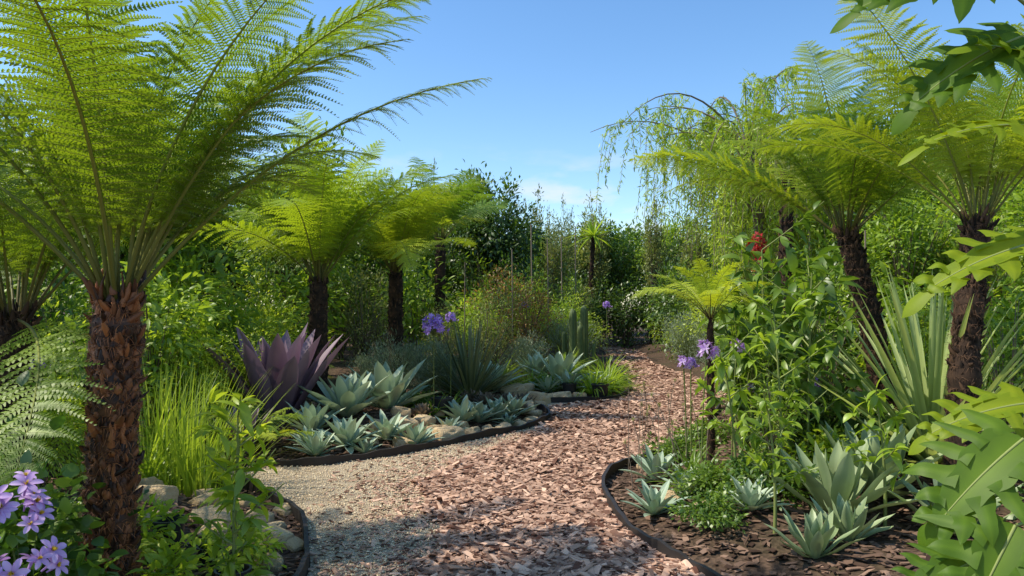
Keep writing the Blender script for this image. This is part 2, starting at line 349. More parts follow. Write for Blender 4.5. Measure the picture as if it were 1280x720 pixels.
# ------------------------------------------------------------------ ferns
def fern_crown(mb, nf, Lf, e_in=80, e_out=45, bend=(55,85), width=0.2, npin=40, npl=16, z0=0, extra=(), stipe=0.2, rr=0.009, spread=0.06, azs=None, tmean=0.5, seed=None, tvar=0.22, ejit=5, rollv=0.28):
    r=np.random.default_rng(seed if seed is not None else 1)
    specs=[]
    for i in range(nf):
        f=(i+0.5)/nf
        specs.append((i*GA+r.normal(0,0.3), e_in+(e_out-e_in)*f+r.normal(0,ejit), r.uniform(*bend), Lf*(0.72+0.3*min(1,f*1.6))*r.uniform(0.8,1.1)))
    for e in extra: specs.append((math.radians(e[0]),e[1],e[2],e[3]))
    for az,e0,B,L in specs:
        K=44; t=np.linspace(0,1,K); a=np.radians(e0-B*t**r.uniform(1.2,1.9))
        rd=np.array([math.cos(az),math.sin(az),0]); S=np.array([-math.sin(az),math.cos(az),0]); Z=np.array([0,0,1.])
        T=np.cos(a)[:,None]*rd+np.sin(a)[:,None]*Z
        sb=r.normal(0,0.16)
        T=nrm(T+S*sb*t[:,None])
        C=np.vstack([[0,0,0],np.cumsum((T[1:]+T[:-1])*0.5*(L/(K-1)),axis=0)])+rd*spread+Z*z0
        N=np.cross(T,np.broadcast_to(S,T.shape)); N=nrm(N); N*=np.sign(N[:,2:3]*np.cos(a)[:,None]+1e-6)
        roll=r.normal(0,rollv)
        S2=nrm(np.cross(N,T)); S2,N2=S2*math.cos(roll)+N*math.sin(roll), N*math.cos(roll)-S2*math.sin(roll)
        tb=tmean+r.normal(0,tvar)
        tubes(mb, C[::3][None], (rr*(1-0.85*t[::3]))[None], 5, (0.2+0.55*np.minimum(1,t[::3]*2.5))[None], 1)
        x=np.linspace(0.0,0.985,npin); tt=stipe+(1-stipe)*x
        idx=tt*(K-1); lo=np.minimum(idx.astype(int),K-2); fr=(idx-lo)[:,None]
        lerp=lambda A: A[lo]*(1-fr)+A[lo+1]*fr
        p,Tt,St,Nt=lerp(C),lerp(T),lerp(S2),lerp(N2)
        PL=width*L*(np.maximum(x,0.004)**0.4*(1-x)**0.72)/0.5*1.0
        spacing=L*(1-stipe)/npin
        drm=r.uniform(0.2,0.45)
        for sd in (-1,1):
            al=np.radians(18+24*x+r.normal(0,3,npin))[:,None]
            d=nrm(St*sd*np.cos(al)+Tt*np.sin(al)+Nt*(0.10+r.normal(0,0.09,(npin,1))))
            pl=PL*r.uniform(0.82,1.08,npin)
            u=(np.arange(npl)+0.6)/npl
            dr=drm+r.normal(0,0.07,(npin,1))
            q=p[:,None]+pl[:,None,None]*(u[None,:,None]*d[:,None]-((u**2)[None]*dr)[:,:,None]*Z)
            dd=nrm(d[:,None]- (2*u[None]*dr)[:,:,None]*Z)
            perp=nrm(Tt-(np.sum(Tt*d,1)[:,None])*d)
            ur=np.array([0,0.5,1.0]); mr=p[:,None]+pl[:,None,None]*(ur[None,:,None]*d[:,None]-((ur**2)[None]*dr)[:,:,None]*Z)
            tubes(mb, mr, np.broadcast_to(rr*0.14*np.array([1,0.8,0.3]),(npin,3)), 3, 0.7, 1)
            for s2 in (-1,1):
                D=perp[:,None]*s2+dd*0.45+r.normal(0,0.08,(npin,npl,3))
                ql=np.minimum(spacing*0.66, pl[:,None]*0.22)*(1.02-u[None]**2.2)*r.uniform(0.85,1.1,(npin,npl))+0.002
                wl=(pl/npl*0.85)[:,None]*np.ones((1,npl))
                Nn=np.broadcast_to(Nt[:,None],D.shape)
                leaves(mb, q.reshape(-1,3), D.reshape(-1,3), Nn.reshape(-1,3), ql.reshape(-1), wl.reshape(-1), 1, 0.25, 0, P_trap,
                       (tb+r.normal(0,0.09,(npin,1))+0.12*u[None]+np.zeros((npin,npl))).reshape(-1), 0, 2, 0.05)

def fern_trunk(top, r0, r1, stubs=420, seed=1, stub_len=0.05, chunk=0.10):
    r=np.random.default_rng(seed); mb=MB()
    top=np.array(top,float); k=30; t=np.linspace(0,1,k)
    mid=np.array([top[0]*0.2,top[1]*0.2,top[2]*0.5])
    C=bez((0,0,-0.1),mid,top,k); R=r0+(r1-r0)*t+0.006*np.sin(t*31)+0.006*r.normal(0,1,k)
    R=R*0.92; R[0:2]*=1.15; R[-2:]*=np.array([0.8,0.4])
    tubes(mb, C, R, 22, r.uniform(0.0,0.3,k)[None])
    n=stubs; f=(np.arange(n)+0.5)/n; az=np.arange(n)*GA+r.normal(0,0.25,n)
    ci=f*(k-1); lo=np.minimum(ci.astype(int),k-2); c=C[lo]+(C[lo+1]-C[lo])*(ci-lo)[:,None]; rr=(r0+(r1-r0)*f)
    rd=np.stack([np.cos(az),np.sin(az),np.zeros(n)],1)
    base=c+rd*(rr*0.84)[:,None]
    up=f>0.93
    d=nrm(rd*r.uniform(0.05,0.4,(n,1))+np.array([0,0,1])*r.uniform(0.5,1.0,(n,1))+r.normal(0,0.2,(n,3)))
    ln=stub_len*r.uniform(0.4,1.6,n)*(1+0.5*up)
    PT=np.stack([base,base+d*ln[:,None]*0.55+rd*0.006,base+d*ln[:,None]],1)
    wr=r0*chunk*r.uniform(0.5,1.5,n)
    tubes(mb, PT, wr[:,None]*np.array([1.2,0.95,0.35]), 6, r.beta(1.0,1.8,n))
    m=n*8; f=r.random(m); az=r.random(m)*6.283; ci=f*(k-1); lo=np.minimum(ci.astype(int),k-2); c=C[lo]
    rd=np.stack([np.cos(az),np.sin(az),np.zeros(m)],1)
    leaves(mb, c+rd*(r0+(r1-r0)*f)[:,None]*0.95, rd*0.5+r.normal(0,0.5,(m,3))+np.array([0,0,-0.15]), rd+np.array([0,0,1]), r.uniform(0.02,0.08,m), 0.0035, 2, 0.8, 0, P_sword, r.random(m), 0, 2)
    return mb

def tree_fern(x, y, top, r0, r1, label, leaf='fern', bark='fernbark', stubs=420, seed=1, rotz=0, stub_len=0.05, chunk=0.10, **kw):
    tb=fern_trunk(top,r0,r1,stubs,seed,stub_len,chunk)
    cr=MB(); fern_crown(cr, seed=seed, **kw)
    for k in range(len(cr.v)): cr.v[k]=cr.v[k]+np.array(top)-np.array([0,0,0.05])
    return thing('tree_fern', [('trunk',tb.mesh('fern_trunk',[M[bark]])),('crown',cr.mesh('fern_crown',[M[leaf],M['rachis']]))],
          (x,y,H(x,y)-0.02), rotz, 1, label, 'tree fern', 'tree ferns in the garden')

tree_fern(-1.86,3.45,(0.02,0,1.45),0.108,0.10,'large tree fern with shaggy red brown trunk beside path', 'fern','fernbark',900,3,0.3,
          nf=21,Lf=2.15,e_in=86,e_out=56,bend=(35,78),npin=48,npl=22,rr=0.012,width=0.185,tmean=0.42,stub_len=0.055,chunk=0.11,stipe=0.2,spread=0.05,
          extra=[(-18-17,60,52,2.15),(2-17,50,45,2.05),(40-17,66,52,2.35),(25-17,74,60,2.3),(60-17,58,62,2.0)])
tree_fern(-2.95,4.4,(0,0,1.33),0.105,0.10,'tree fern with dark trunk standing behind ivy', 'fern','fernbark_d',500,5,1.0,
          nf=20,Lf=1.9,e_in=85,e_out=55,bend=(45,80),npin=38,npl=16,rr=0.010,stipe=0.2,tmean=0.5,extra=[(-104,-4,32,2.1)])
tree_fern(-2.72,10.4,(0,0,1.7),0.14,0.13,'tree fern with thick dark trunk behind purple agave', 'fern','fernbark_d',300,8,0.2,
          nf=30,Lf=2.6,e_in=88,e_out=52,bend=(38,85),npin=38,npl=15,rr=0.012,tmean=0.72,stipe=0.15,width=0.21,tvar=0.26,ejit=7)
tree_fern(-1.95,12.4,(0,0,2.0),0.13,0.12,'tree fern with drooping yellow green fronds behind silver bush', 'fern_y','fernbark_d',300,9,0.2,
          nf=32,Lf=2.4,e_in=88,e_out=44,bend=(45,92),npin=38,npl=14,rr=0.011,tmean=0.45,stipe=0.13,width=0.21,tvar=0.26,ejit=7)
tree_fern(-1.6,16.5,(0,0,2.9),0.13,0.12,'tree fern with fine blue green fronds among shrubs', 'fern_d','fernbark_d',200,19,0.2,
          nf=22,Lf=2.3,e_in=86,e_out=45,bend=(50,90),npin=30,npl=11,rr=0.012,tmean=0.7,width=0.22)
tree_fern(3.58,7.0,(-0.42,0,2.15),0.12,0.10,'tall leaning tree fern with yellow green crown', 'fern_y','fernbark_d',620,12,0.0,
          nf=27,Lf=2.05,e_in=88,e_out=46,bend=(36,84),npin=40,npl=17,rr=0.010,tmean=0.36,stipe=0.17,width=0.20,tvar=0.26,ejit=8)
tree_fern(3.06,5.1,(0.46,0,2.02),0.10,0.09,'tree fern with shaggy dark trunk beside sword leaf plant', 'fern_y','fernbark_d',600,14,0.7,
          nf=22,Lf=1.9,e_in=88,e_out=52,bend=(36,78),npin=42,npl=18,rr=0.010,tmean=0.25,stipe=0.2,width=0.20,tvar=0.26,ejit=8)
tree_fern(1.66,6.2,(0,0,1.40),0.03,0.026,'young slender tree fern with small yellow fronds', 'fern_y','fernbark_d',160,15,0.7,
          nf=15,Lf=0.66,e_in=86,e_out=42,bend=(50,100),npin=26,npl=10,rr=0.005,tmean=0.8,spread=0.02,stub_len=0.03)
tree_fern(0.70,-1.2,(0,0,2.41),0.11,0.10,'tree fern with fronds hanging over the path', 'fern','fernbark',200,16,0,
          nf=8,Lf=1.2,e_in=80,e_out=55,bend=(55,80),npin=60,npl=16,rr=0.009,width=0.08,tmean=0.3,tvar=0.1,
          extra=[(104,34,104,3.25)])

def low_fern_mesh(seed, L=0.6, nf=14, leaf='fern_y'):
    mb=MB(); fern_crown(mb,nf,L,80,25,(50,80),0.17,24,9,rr=0.004,spread=0.01,seed=seed)
    return mb.mesh('fern_fronds',[M[leaf],M['rachis']])
lf=[low_fern_mesh(31),low_fern_mesh(32,leaf='fern')]
for k,(x,y,s) in enumerate([(-1.62,2.95,0.7),(-2.35,3.6,0.9),(-2.75,7.4,1.5),(4.0,4.6,1.2),(-4.0,9.0,1.6),(3.9,9.2,1.3),(-3.5,12,1.5),(4.6,12,1.6),(2.75,6.9,1.0),(-3.3,6.6,1.8)]):
    single('fern', lf[k%2], (x,y,H(x,y)), k*1.3, s, 'low feathery green fern growing in mulch', 'fern', 'low ferns in the beds')

# ------------------------------------------------------------------ rosettes
def rosette(n, L, W, e_in, e_out, bend, mats, prof=P_agave, cross=5, segs=8, fold=0.35, jit=0.08, inner=0.7, r0=0.02, egrad=0.0, seed=1, wavy=0.0, tint=0.5, tv=0.12, ugrad=0.2):
    r=np.random.default_rng(seed); f=(np.arange(n)+0.5)/n; az=np.arange(n)*GA+r.normal(0,jit,n)
    el=np.radians(e_in+(e_out-e_in)*f**0.9+r.normal(0,jit*40,n))
    rd=np.stack([np.cos(az),np.sin(az),0*az],1); Z=np.array([0,0,1.])
    D=np.cos(el)[:,None]*rd+np.sin(el)[:,None]*Z; N=-np.sin(el)[:,None]*rd+np.cos(el)[:,None]*Z
    Ls=L*(inner+(1-inner)*np.minimum(1,f*2))*r.uniform(0.85,1.1,n)
    mb=MB(); leaves(mb, rd*(r0*(0.3+f))[:,None]+Z*0.02*(1-f)[:,None], D, N, Ls, W*r.uniform(0.85,1.1,n), segs, bend*r.uniform(0.4,1.6,n), fold, prof, tint+r.normal(0,tv,n), 0, cross, ugrad, egrad, wavy)
    return mb.mesh('rosette_leaves', mats)
ag_purple=rosette(28,0.98,0.22,89,54,0.15,[M['agpurp']],seed=2,r0=0.12,fold=0.4,egrad=0.2,inner=0.85)
ag_blue=[rosette(24,0.62,0.165,86,22,0.15,[M['agblue']],seed=s,r0=0.07,fold=0.4,egrad=0.15,jit=0.12,tv=0.2) for s in (3,4)]
ag_small=[rosette(22,0.34,0.08,84,14,0.2,[M['agblue']],seed=s,r0=0.03,fold=0.45,egrad=0.2,jit=0.14,tv=0.2) for s in (5,6)]
ag_green=[rosette(20,0.6,0.135,86,20,-0.2,[M['aggrn']],seed=s,r0=0.07,fold=0.4,egrad=0.4,wavy=0.06,jit=0.14,tv=0.2) for s in (7,8)]
aeo=[rosette(60,0.16,0.045,85,-5,-0.3,[M['succ']],seed=s,r0=0.02,fold=0.4,segs=4,cross=3) for s in (9,10)]
sword=rosette(90,1.25,0.042,89,18,0.22,[M['sword']],P_sword,3,8,0.5,0.2,0.85,0.05,seed=11,tv=0.2,egrad=0.3)
dasy=rosette(120,0.75,0.028,88,10,0.1,[M['fan']],P_sword,2,4,0,0.2,0.95,0.04,seed=12,tv=0.25)
flax=rosette(60,0.75,0.028,88,35,0.9,[M['bright']],P_sword,3,8,0.3,0.3,0.7,0.08,seed=13,tv=0.2)
grassm=rosette(100,0.9,0.013,89,72,0.35,[M['grass']],P_sword,2,6,0,0.5,0.45,0.25,seed=14,tv=0.2)
daylily=rosette(160,0.7,0.03,86,20,1.5,[M['bright']],P_sword,3,8,0.3,0.5,0.6,0.16,seed=15,tv=0.2)

def put(name, me, lst, label, cat, grp=None):
    for k,a in enumerate(lst):
        x,y,s=a[:3]; single(name, me[k%len(me)] if isinstance(me,list) else me, (x,y,H(x,y)), k*1.7+x*3, s, a[3] if len(a)>3 else label, cat, grp)
put('agave',ag_purple,[(-2.76,8.7,1.2,'tall dark purple agave with upright pointed leaves'),(-2.72,7.5,0.5,'small dark purple agave beside gravel')],'', 'agave')
put('agave',ag_blue,[(-1.95,8.75,1.05),(-1.6,9.55,1.2),(-0.32,12.0,0.95),(0.85,13.2,1.15),(0.45,13.9,0.9),(-2.2,8.15,0.65)],'blue grey agave with broad pointed leaves','agave','blue grey agaves in the beds')
put('agave',ag_small,[(-1.72,7.75,1.2),(-1.36,8.1,1.1),(-1.05,8.0,0.95),(-0.62,9.2,1.2),(-0.42,9.35,1.0),(-0.2,9.6,1.1),(0.02,9.9,1.1),(1.5,13.0,1.1),(1.02,5.35,0.8),(1.22,6.3,1.0),(1.6,5.0,0.8),(1.35,5.75,0.8),(-1.95,7.4,0.9),(0.95,12.5,1.2),(0.6,12.4,1.1),(-1.5,7.6,0.6),(-0.75,8.75,0.7),(-0.05,9.35,0.6),(-2.1,7.7,0.7)],'small blue grey agave rosette among stones','agave','small agave rosettes')
put('agave',ag_green,[(2.15,4.95,0.95),(2.6,5.3,1.0),(1.72,4.25,0.5,'small variegated agave at the bed edge'),(2.0,4.45,0.5),(2.75,4.6,0.8)],'grey green agave with long cream edged leaves','agave','grey green agaves in shaded bed')
put('succulent',aeo,[(-0.35,10.2,1.5),(-0.05,10.7,1.5),(0.15,11.1,1.6),(-0.6,10.6,1.4),(0.1,10.2,1.2),(-1.1,9.1,1.2),(1.3,6.2,1.0)],'brown green succulent rosette on gravel bed','succulent','brown succulent rosettes')
put('sword_plant',sword,[(3.40,6.0,1.4),(3.95,6.4,0.8)],'sword leaved plant with long stiff pale green leaves','plant')
put('spiky_plant',dasy,[(-0.62,11.0,1.6),(-1.15,12.0,1.1),(0.2,15,1.0)],'spiky plant with a fan of stiff thin leaves','plant','fan leaved spiky plants')
put('flax',flax,[(-2.8,5.7,0.8),(3.9,11.4,1.3),(1.9,15.2,1.0)],'strappy bright green leafed plant','plant','strappy leaved plants')
put('grass_clump',grassm,[(-2.62,6.0,1.1),(-2.85,6.15,1.2),(-3.1,6.0,1.1),(-2.4,5.75,0.85),(-3.3,7.9,0.8)],'tall bright green grass clump with upright blades','grass','grass clumps')
put('daylily',daylily,[(1.35,12.5,0.95),(1.7,13.3,1.0),(1.0,14.2,0.9),(-0.2,13.6,0.9),(0.35,12.9,0.7),(1.9,14.6,0.8)],'arching bright green strap leaved clump','plant','arching strap leaved clumps')

# ------------------------------------------------------------------ shrubs and trees
def shrub(Hh, R, ncl, nper, LL, LW, leafm, stemm='bark', seed=1, z0=0.12, trunk=0, segs=2, cross=2, sig=0.17, up=0.15, prof=P_diam, bend=0.5, fold=0.2, stems=True, shape=1.0, srad=0.012, fill=0.35):
    r=np.random.default_rng(seed)
    d=nrm(r.normal(0,1,(ncl,3))); rad=(fill+(1-fill)*r.random(ncl)**0.6)
    lob=1+0.28*np.sin(d[:,0]*3+seed)+0.22*np.sin(d[:,1]*4+seed*2)+0.2*np.sin(d[:,2]*5+seed*1.3)
    zb=max(z0*Hh,trunk*0.8); hz=(Hh-zb)/2
    c=d*rad[:,None]*np.array([R,R,hz])*(lob*0.82)[:,None]; c[:,2]+=zb+hz
    c[:,:2]*=(1+ (shape-1)*(c[:,2:3]/Hh))
    c[:,2]=np.maximum(c[:,2],0.06)
    n=ncl*nper; cl=np.repeat(np.arange(ncl),nper)
    sg=np.array([R,R,hz])*sig
    off=r.normal(0,1,(n,3))*sg*np.repeat(r.uniform(0.6,1.4,ncl),nper)[:,None]
    P=c[cl]+off; P[:,2]=np.maximum(P[:,2],0.03)
    cen=np.array([0,0,zb+hz])
    D=nrm(off)*0.7+nrm(P-cen)*0.7+r.normal(0,0.5,(n,3))+np.array([0,0,up])
    N=r.normal(0,0.45,(n,3))+np.array([0,0,1])+nrm(P-cen)*0.3
    ct=r.uniform(0.1,0.85,ncl)
    mb=MB(); leaves(mb,P,D,N,LL*r.uniform(0.6,1.25,n),LW*r.uniform(0.7,1.2,n),segs,bend,fold,prof,ct[cl]+r.normal(0,0.17,n),0,cross)
    fol=mb.mesh('foliage',[leafm])
    sb=MB()
    st=np.tile([0,0,trunk*0.75],(ncl,1))+r.normal(0,0.03,(ncl,3))*np.array([1,1,0])
    md=st*0.5+c*0.5; md[:,:2]*=0.6; md[:,2]+=0.05
    tubes(sb,bez(st,md,c,6),srad*np.linspace(1,0.3,6)[None]*np.ones((ncl,1)),3,r.random(ncl))
    if trunk>0:
        tubes(sb,bez((0,0,-0.1),(0.05,0.03,trunk*0.5),(0,0,trunk),9)+np.array([0,0,0]),np.linspace(1,0.6,9)*srad*4.5,8,0.5)
    return [('stem',sb.mesh('stem',[M[stemm]])),('foliage',fol)]

SH={}
SH['dark']=[shrub(2.0,0.8,52,44,0.12,0.055,M['dark'],seed=s) for s in (1,2)]
SH['mid']=[shrub(2.0,0.8,52,46,0.11,0.043,M['mid'],seed=s) for s in (3,4)]
SH['bright']=[shrub(2.0,0.85,44,30,0.17,0.055,M['bright'],seed=s,prof=P_lance,segs=4,cross=3,bend=0.7,up=-0.1) for s in (5,6)]
SH['lime']=[shrub(1.2,0.6,60,56,0.055,0.022,M['lime'],seed=s,srad=0.006) for s in (7,)]
SH['olive']=[shrub(2.0,0.7,70,38,0.075,0.024,M['olive'],seed=s,up=0.6,sig=0.14) for s in (8,9)]
SH['rust']=[shrub(1.8,0.6,50,36,0.07,0.025,M['rust'],seed=s,up=0.6,sig=0.14) for s in (18,)]
SH['airy']=[shrub(2.4,0.7,40,24,0.085,0.034,M['bright'],seed=s,sig=0.12,fill=0.2) for s in (10,11)]
SH['broad']=[shrub(1.7,0.42,22,9,0.20,0.085,M['mid'],'gstem',seed=s,prof=P_leaf,segs=5,cross=3,bend=0.9,up=-0.2,srad=0.012,sig=0.11,z0=0.15) for s in (12,13)]
SH['silver']=[shrub(0.9,0.5,90,45,0.06,0.009,M['silver'],'gstem',seed=s,up=1.4,z0=0.0,srad=0.004,sig=0.13) for s in (14,)]
SH['ground']=[shrub(0.35,0.4,40,34,0.055,0.03,M['mid'],'gstem',seed=s,z0=0,srad=0.004) for s in (15,16)]
SH['limelow']=[shrub(0.4,0.3,24,20,0.09,0.035,M['lime'],'gstem',seed=s,z0=0,srad=0.004,prof=P_lance,segs=4,cross=3,bend=0.6) for s in (19,)]
SH['ivy']=[shrub(0.85,0.4,40,16,0.075,0.07,M['mid'],'gstem',seed=s,z0=0,srad=0.005,prof=P_leaf,segs=4,cross=3,bend=0.4) for s in (17,)]
TR={}
TR['dark']=[shrub(5.0,1.5,100,92,0.18,0.085,M['dark'],seed=s,trunk=2.0,srad=0.02,sig=0.12) for s in (21,22)]
TR['mid']=[shrub(5.0,1.5,90,78,0.175,0.078,M['mid'],seed=s,trunk=2.0,srad=0.02,sig=0.12) for s in (23,24)]
TR['light']=[shrub(5.0,1.4,76,64,0.16,0.06,M['bright'],seed=s,trunk=2.0,srad=0.02,sig=0.11,fill=0.2) for s in (25,28)]
TR['slim']=[shrub(5.0,0.8,80,50,0.14,0.05,M['olive'],seed=s,trunk=1.6,srad=0.018,sig=0.11,up=0.8) for s in (26,)]
LBL={'dark':'dense dark green leafy shrub','mid':'leafy mid green shrub','bright':'shrub with long drooping bright green leaves','lime':'low lime green fine leaved shrub',
 'olive':'upright olive green shrub','airy':'airy open bright green shrub','broad':'shrub with large broad green leaves on upright stems','silver':'silver grey fine leaved bush',
 'ground':'low leafy green ground plant','ivy':'dense clump of heart shaped green leaves','rust':'upright shrub with rusty orange brown leaves','limelow':'low plant with yellow green pointed leaves'}
TL={'dark':'round dense dark green tree','mid':'leafy mid green tree behind the beds','light':'open light green tree','slim':'slim upright olive green tree'}
cnt=0
def ps(kind,x,y,s,name='shrub'):
    global cnt; cnt+=1
    v=SH[kind][cnt%len(SH[kind])]
    thing(name,v,(x,y,H(x,y)-0.01),cnt*2.1,s,LBL[kind],'plant' if kind in ('ground','limelow') else 'shrub',kind+' green shrubs' if kind not in('silver','rust') else kind+' bushes')
def pt_(kind,x,y,h,w=1.0):
    global cnt; cnt+=1
    v=TR[kind][cnt%len(TR[kind])]; s=h/5.0
    thing('tree',v,(x,y,H(x,y)-0.02),cnt*1.3,(s*w,s*w,s),TL[kind],'tree',kind+' trees around the garden')

for a in [('ivy',-1.85,2.85,0.85),('ivy',-2.15,3.0,0.9),('limelow',-1.62,3.5,0.8),('limelow',-2.0,3.95,0.8),('limelow',-1.5,4.15,0.7),('ground',-2.5,4.1,1.0),('mid',-3.6,4.4,0.8),
  ('lime',-3.35,7.7,0.8),('lime',-3.5,8.6,1.1),('lime',-3.3,9.3,0.9),('bright',-3.9,8.0,0.9),('bright',-3.7,9.9,0.85),('bright',-4.4,9.4,1.1),('mid',-4.6,7.2,0.9),('lime',-3.9,6.6,1.2),('lime',-3.4,5.3,0.8),
  ('mid',-5.4,8.6,1.2),('bright',-5.0,6.3,0.9),('broad',-3.5,5.9,0.75),('bright',-5.2,11,1.3),('lime',-3.9,12,1.4),('bright',-4.2,13.8,1.2),
  ('silver',-1.65,11.0,1.0),('silver',-1.3,11.3,1.0),('silver',-2.2,11.4,0.8),('silver',-0.95,11.3,0.7),('olive',-1.2,13.5,0.7),('olive',-0.4,14.2,0.8),
  ('bright',-0.8,15.5,0.8),('airy',-0.1,17,1.1),('rust',0.35,16.4,1.2),('silver',1.3,16.5,1.3),('bright',1.2,18.5,0.8),('mid',0.4,20,1.2),('olive',1.6,21,1.1),('bright',-0.6,19,1.1),('rust',-0.3,18.2,1.5),('lime',1.5,17.6,1.3),('lime',0.5,18.0,1.5),
  ('silver',0.3,14.5,0.9),('mid',2.0,24,1.2),('bright',1.2,25,1.3),('ground',0.6,12.6,0.8),('ground',-1.3,10.1,0.8),('ground',-3.2,8.6,1.1),('olive',-2.9,14.5,1.0),('bright',-2.2,17,1.2),('airy',-0.9,21,1.5),('olive',-0.2,22,1.5),
  ('mid',-3.2,18.5,1.4),('mid',-4.4,19,1.6),('mid',-5.8,20,1.7),('dark',-3.0,23,1.8),('mid',-5,24,1.8),('dark',-7,24,1.8),('mid',-1.4,25,1.7),('dark',-9,23,1.8),('mid',-3.8,28,2.0),('dark',-6.5,29,2.0),('mid',-0.6,29,1.8),('olive',1.0,29,1.7)]: ps(*a)
for a in [('broad',2.35,6.2,1.05),('broad',2.15,6.9,1.0),('broad',2.65,7.4,1.1),('mid',2.9,8.6,0.7),('bright',3.3,9.6,0.8),('airy',3.5,8.4,0.85),('airy',3.9,10.6,0.95),
  ('mid',4.3,10.4,1.0),('bright',4.6,8.4,0.9),('airy',4.2,6.3,0.75),('lime',4.2,7.6,1.1),('mid',3.9,7.0,0.5),('bright',5.0,7.2,0.8),('bright',5.4,9.3,1.1),('mid',5.0,11.2,1.2),('mid',5.8,11.0,1.5),
  ('silver',4.4,18.5,1.6),('silver',4.7,17.2,1.4),('silver',4.5,15.6,1.1),('dark',5.3,14,1.1),('olive',5.0,15.4,1.1),('ground',1.3,4.9,0.7),('ground',1.8,5.3,0.9),('ground',2.6,6.0,1.1),('ground',1.5,5.6,0.8),
  ('dark',2.2,6.0,0.38),('dark',2.7,6.2,0.36),('ground',3.3,4.2,1.3),('bright',4.6,5.2,0.7),('ground',2.1,7.8,0.9),('ground',1.55,7.0,0.8),('mid',3.1,9.9,0.4),('olive',4.0,12.2,0.6),('bright',4.6,13.2,0.8),
  ('airy',2.0,5.7,0.45),('limelow',2.4,5.6,1.0),('ground',3.0,6.4,1.3),('ground',3.5,6.6,1.2),
  ('dark',5.0,21,1.3),('mid',5.2,24,1.4),('mid',5.6,19,1.4),('lime',4.6,20,1.2),('lime',5.1,17.8,1.6),('dark',7,27,1.9),('mid',9,26,1.9),('dark',6,30,2.0)]: ps(*a)
r=np.random.default_rng(99)
for k in range(30):
    sd=-1 if k%2 else 1
    x=sd*r.uniform(5.6,10); y=r.uniform(3.5,19); kd=['dark','mid','bright','olive','airy','bright'][r.integers(6)]; s_=r.uniform(0.9,1.5)
    if abs(x)<0.7*y+1.8: ps(kd,x,y,s_)
for x,y in [(2.6,27.5),(3.3,28.6),(4.3,28.0),(1.9,28.5),(5.2,27.5),(2.9,30)]: ps('dark',x,y,r.uniform(1.1,1.5))
pt_('dark',-0.65,22,5.3,0.9)
pt_('mid',0.7,26,4.4,0.9); pt_('slim',1.6,27,4.4); pt_('light',0.1,24,3.8,0.7); pt_('light',-2.2,24,5.0); pt_('mid',-3.6,20,4.9); pt_('mid',-5.2,17,5.0); pt_('mid',-6.5,13,5.0)
pt_('mid',-5.3,10.4,4.0); pt_('mid',-6.2,7.2,3.8); pt_('dark',-5.2,4.9,3.2); pt_('light',-4.4,15,4.2); pt_('dark',2.9,31,5.0); pt_('mid',4.4,32,5.4); pt_('light',6.2,29,5.4)
pt_('slim',5.9,24,4.4); pt_('mid',6.8,19,4.6); pt_('mid',7.7,22,5.0); pt_('light',6.4,13.5,4.3); pt_('light',7.6,10.5,4.4); pt_('mid',8.4,14,5.0); pt_('light',5.9,7.8,3.4); pt_('light',5.2,9.8,3.3)
for x,y,h_ in [(2.1,29,5.3),(-1.6,27,5.8),(0.9,31,5.9),(0.2,28,5.0),(3.4,30,5.6),(1.3,24.5,4.2),(5.2,27,5.4),(-2.9,26,5.9)]: pt_('slim',x,y,h_,r.uniform(0.5,0.9))
for k in range(26):
    x=-26+54*k/25+r.normal(0,0.8); y=r.uniform(33,39)
    pt_(['dark','mid','slim','light','mid'][r.integers(5)],x,y,r.uniform(4.6,6.4) if abs(x-2)>3 else r.uniform(4.4,5.6),r.uniform(1.0,1.6))
for x,y,h_ in [(-10,15,5.2),(-12,20,5.6),(-9,22,5.4),(11,19,5.4),(10,25,5.6),(13,22,5.8)]: pt_('mid',x,y,h_,1.2)

# ------------------------------------------------------------------ weeping tree
def weeping(seed):
    r=np.random.default_rng(seed); sb=MB(); fb=MB()
    tubes(sb,bez((0,0,-0.1),(0.3,0,2.2),(-0.15,0,3.6),12),np.linspace(0.12,0.05,12),10,0.5)
    nb=34; az=np.arange(nb)*GA; z0=r.uniform(2.2,3.6,nb); st=np.column_stack([np.zeros(nb)-0.1+0.15*(3.6-z0),np.zeros(nb),z0])
    ln=r.uniform(0.7,2.1,nb); ln[np.cos(az)<-0.3]*=1.3
    en=st+np.column_stack([np.cos(az)*ln,np.sin(az)*ln,r.uniform(-0.1,0.9,nb)])
    md=st+np.column_stack([np.cos(az)*ln*0.5,np.sin(az)*ln*0.5,r.uniform(0.7,1.8,nb)])
    B=bez(st,md,en,12); tubes(sb,B,np.linspace(0.02,0.004,12)[None]*np.ones((nb,1)),5,0.6)
    for b in range(nb):
        for s in range(12):
            k=r.uniform(0.15,1)*11; lo=min(int(k),10); p=B[b,lo]+(B[b,lo+1]-B[b,lo])*(k-lo)
            l=r.uniform(0.4,1.9); o=r.normal(0,0.25,3)*np.array([1,1,0]); m=10; t=np.linspace(0,1,m)
            C=p+o*t[:,None]**0.6+np.array([0,0,-1])*l*(t[:,None]**1.3)+np.array([0,0,0.12])*np.sin(t*3.14)[:,None]
            tubes(sb,C[::3],0.003,3,0.8)
            q=int(l*55)+8; u=r.random(q); idx=u*(m-1); li=np.minimum(idx.astype(int),m-2); P=C[li]+(C[li+1]-C[li])*(idx-li)[:,None]+r.normal(0,0.02,(q,3))
            D=r.normal(0,0.6,(q,3))+np.array([0,0,-0.8]); leaves(fb,P,D,r.normal(0,1,(q,3)),r.uniform(0.06,0.13,q),0.02,2,0.5,0,P_diam,0.5+r.normal(0,0.2)+r.normal(0,0.12,q),0,2)
    return [('trunk',sb.mesh('trunk',[M['bark']])),('crown',fb.mesh('crown',[M['lime' if seed==5 else 'bright']]))]
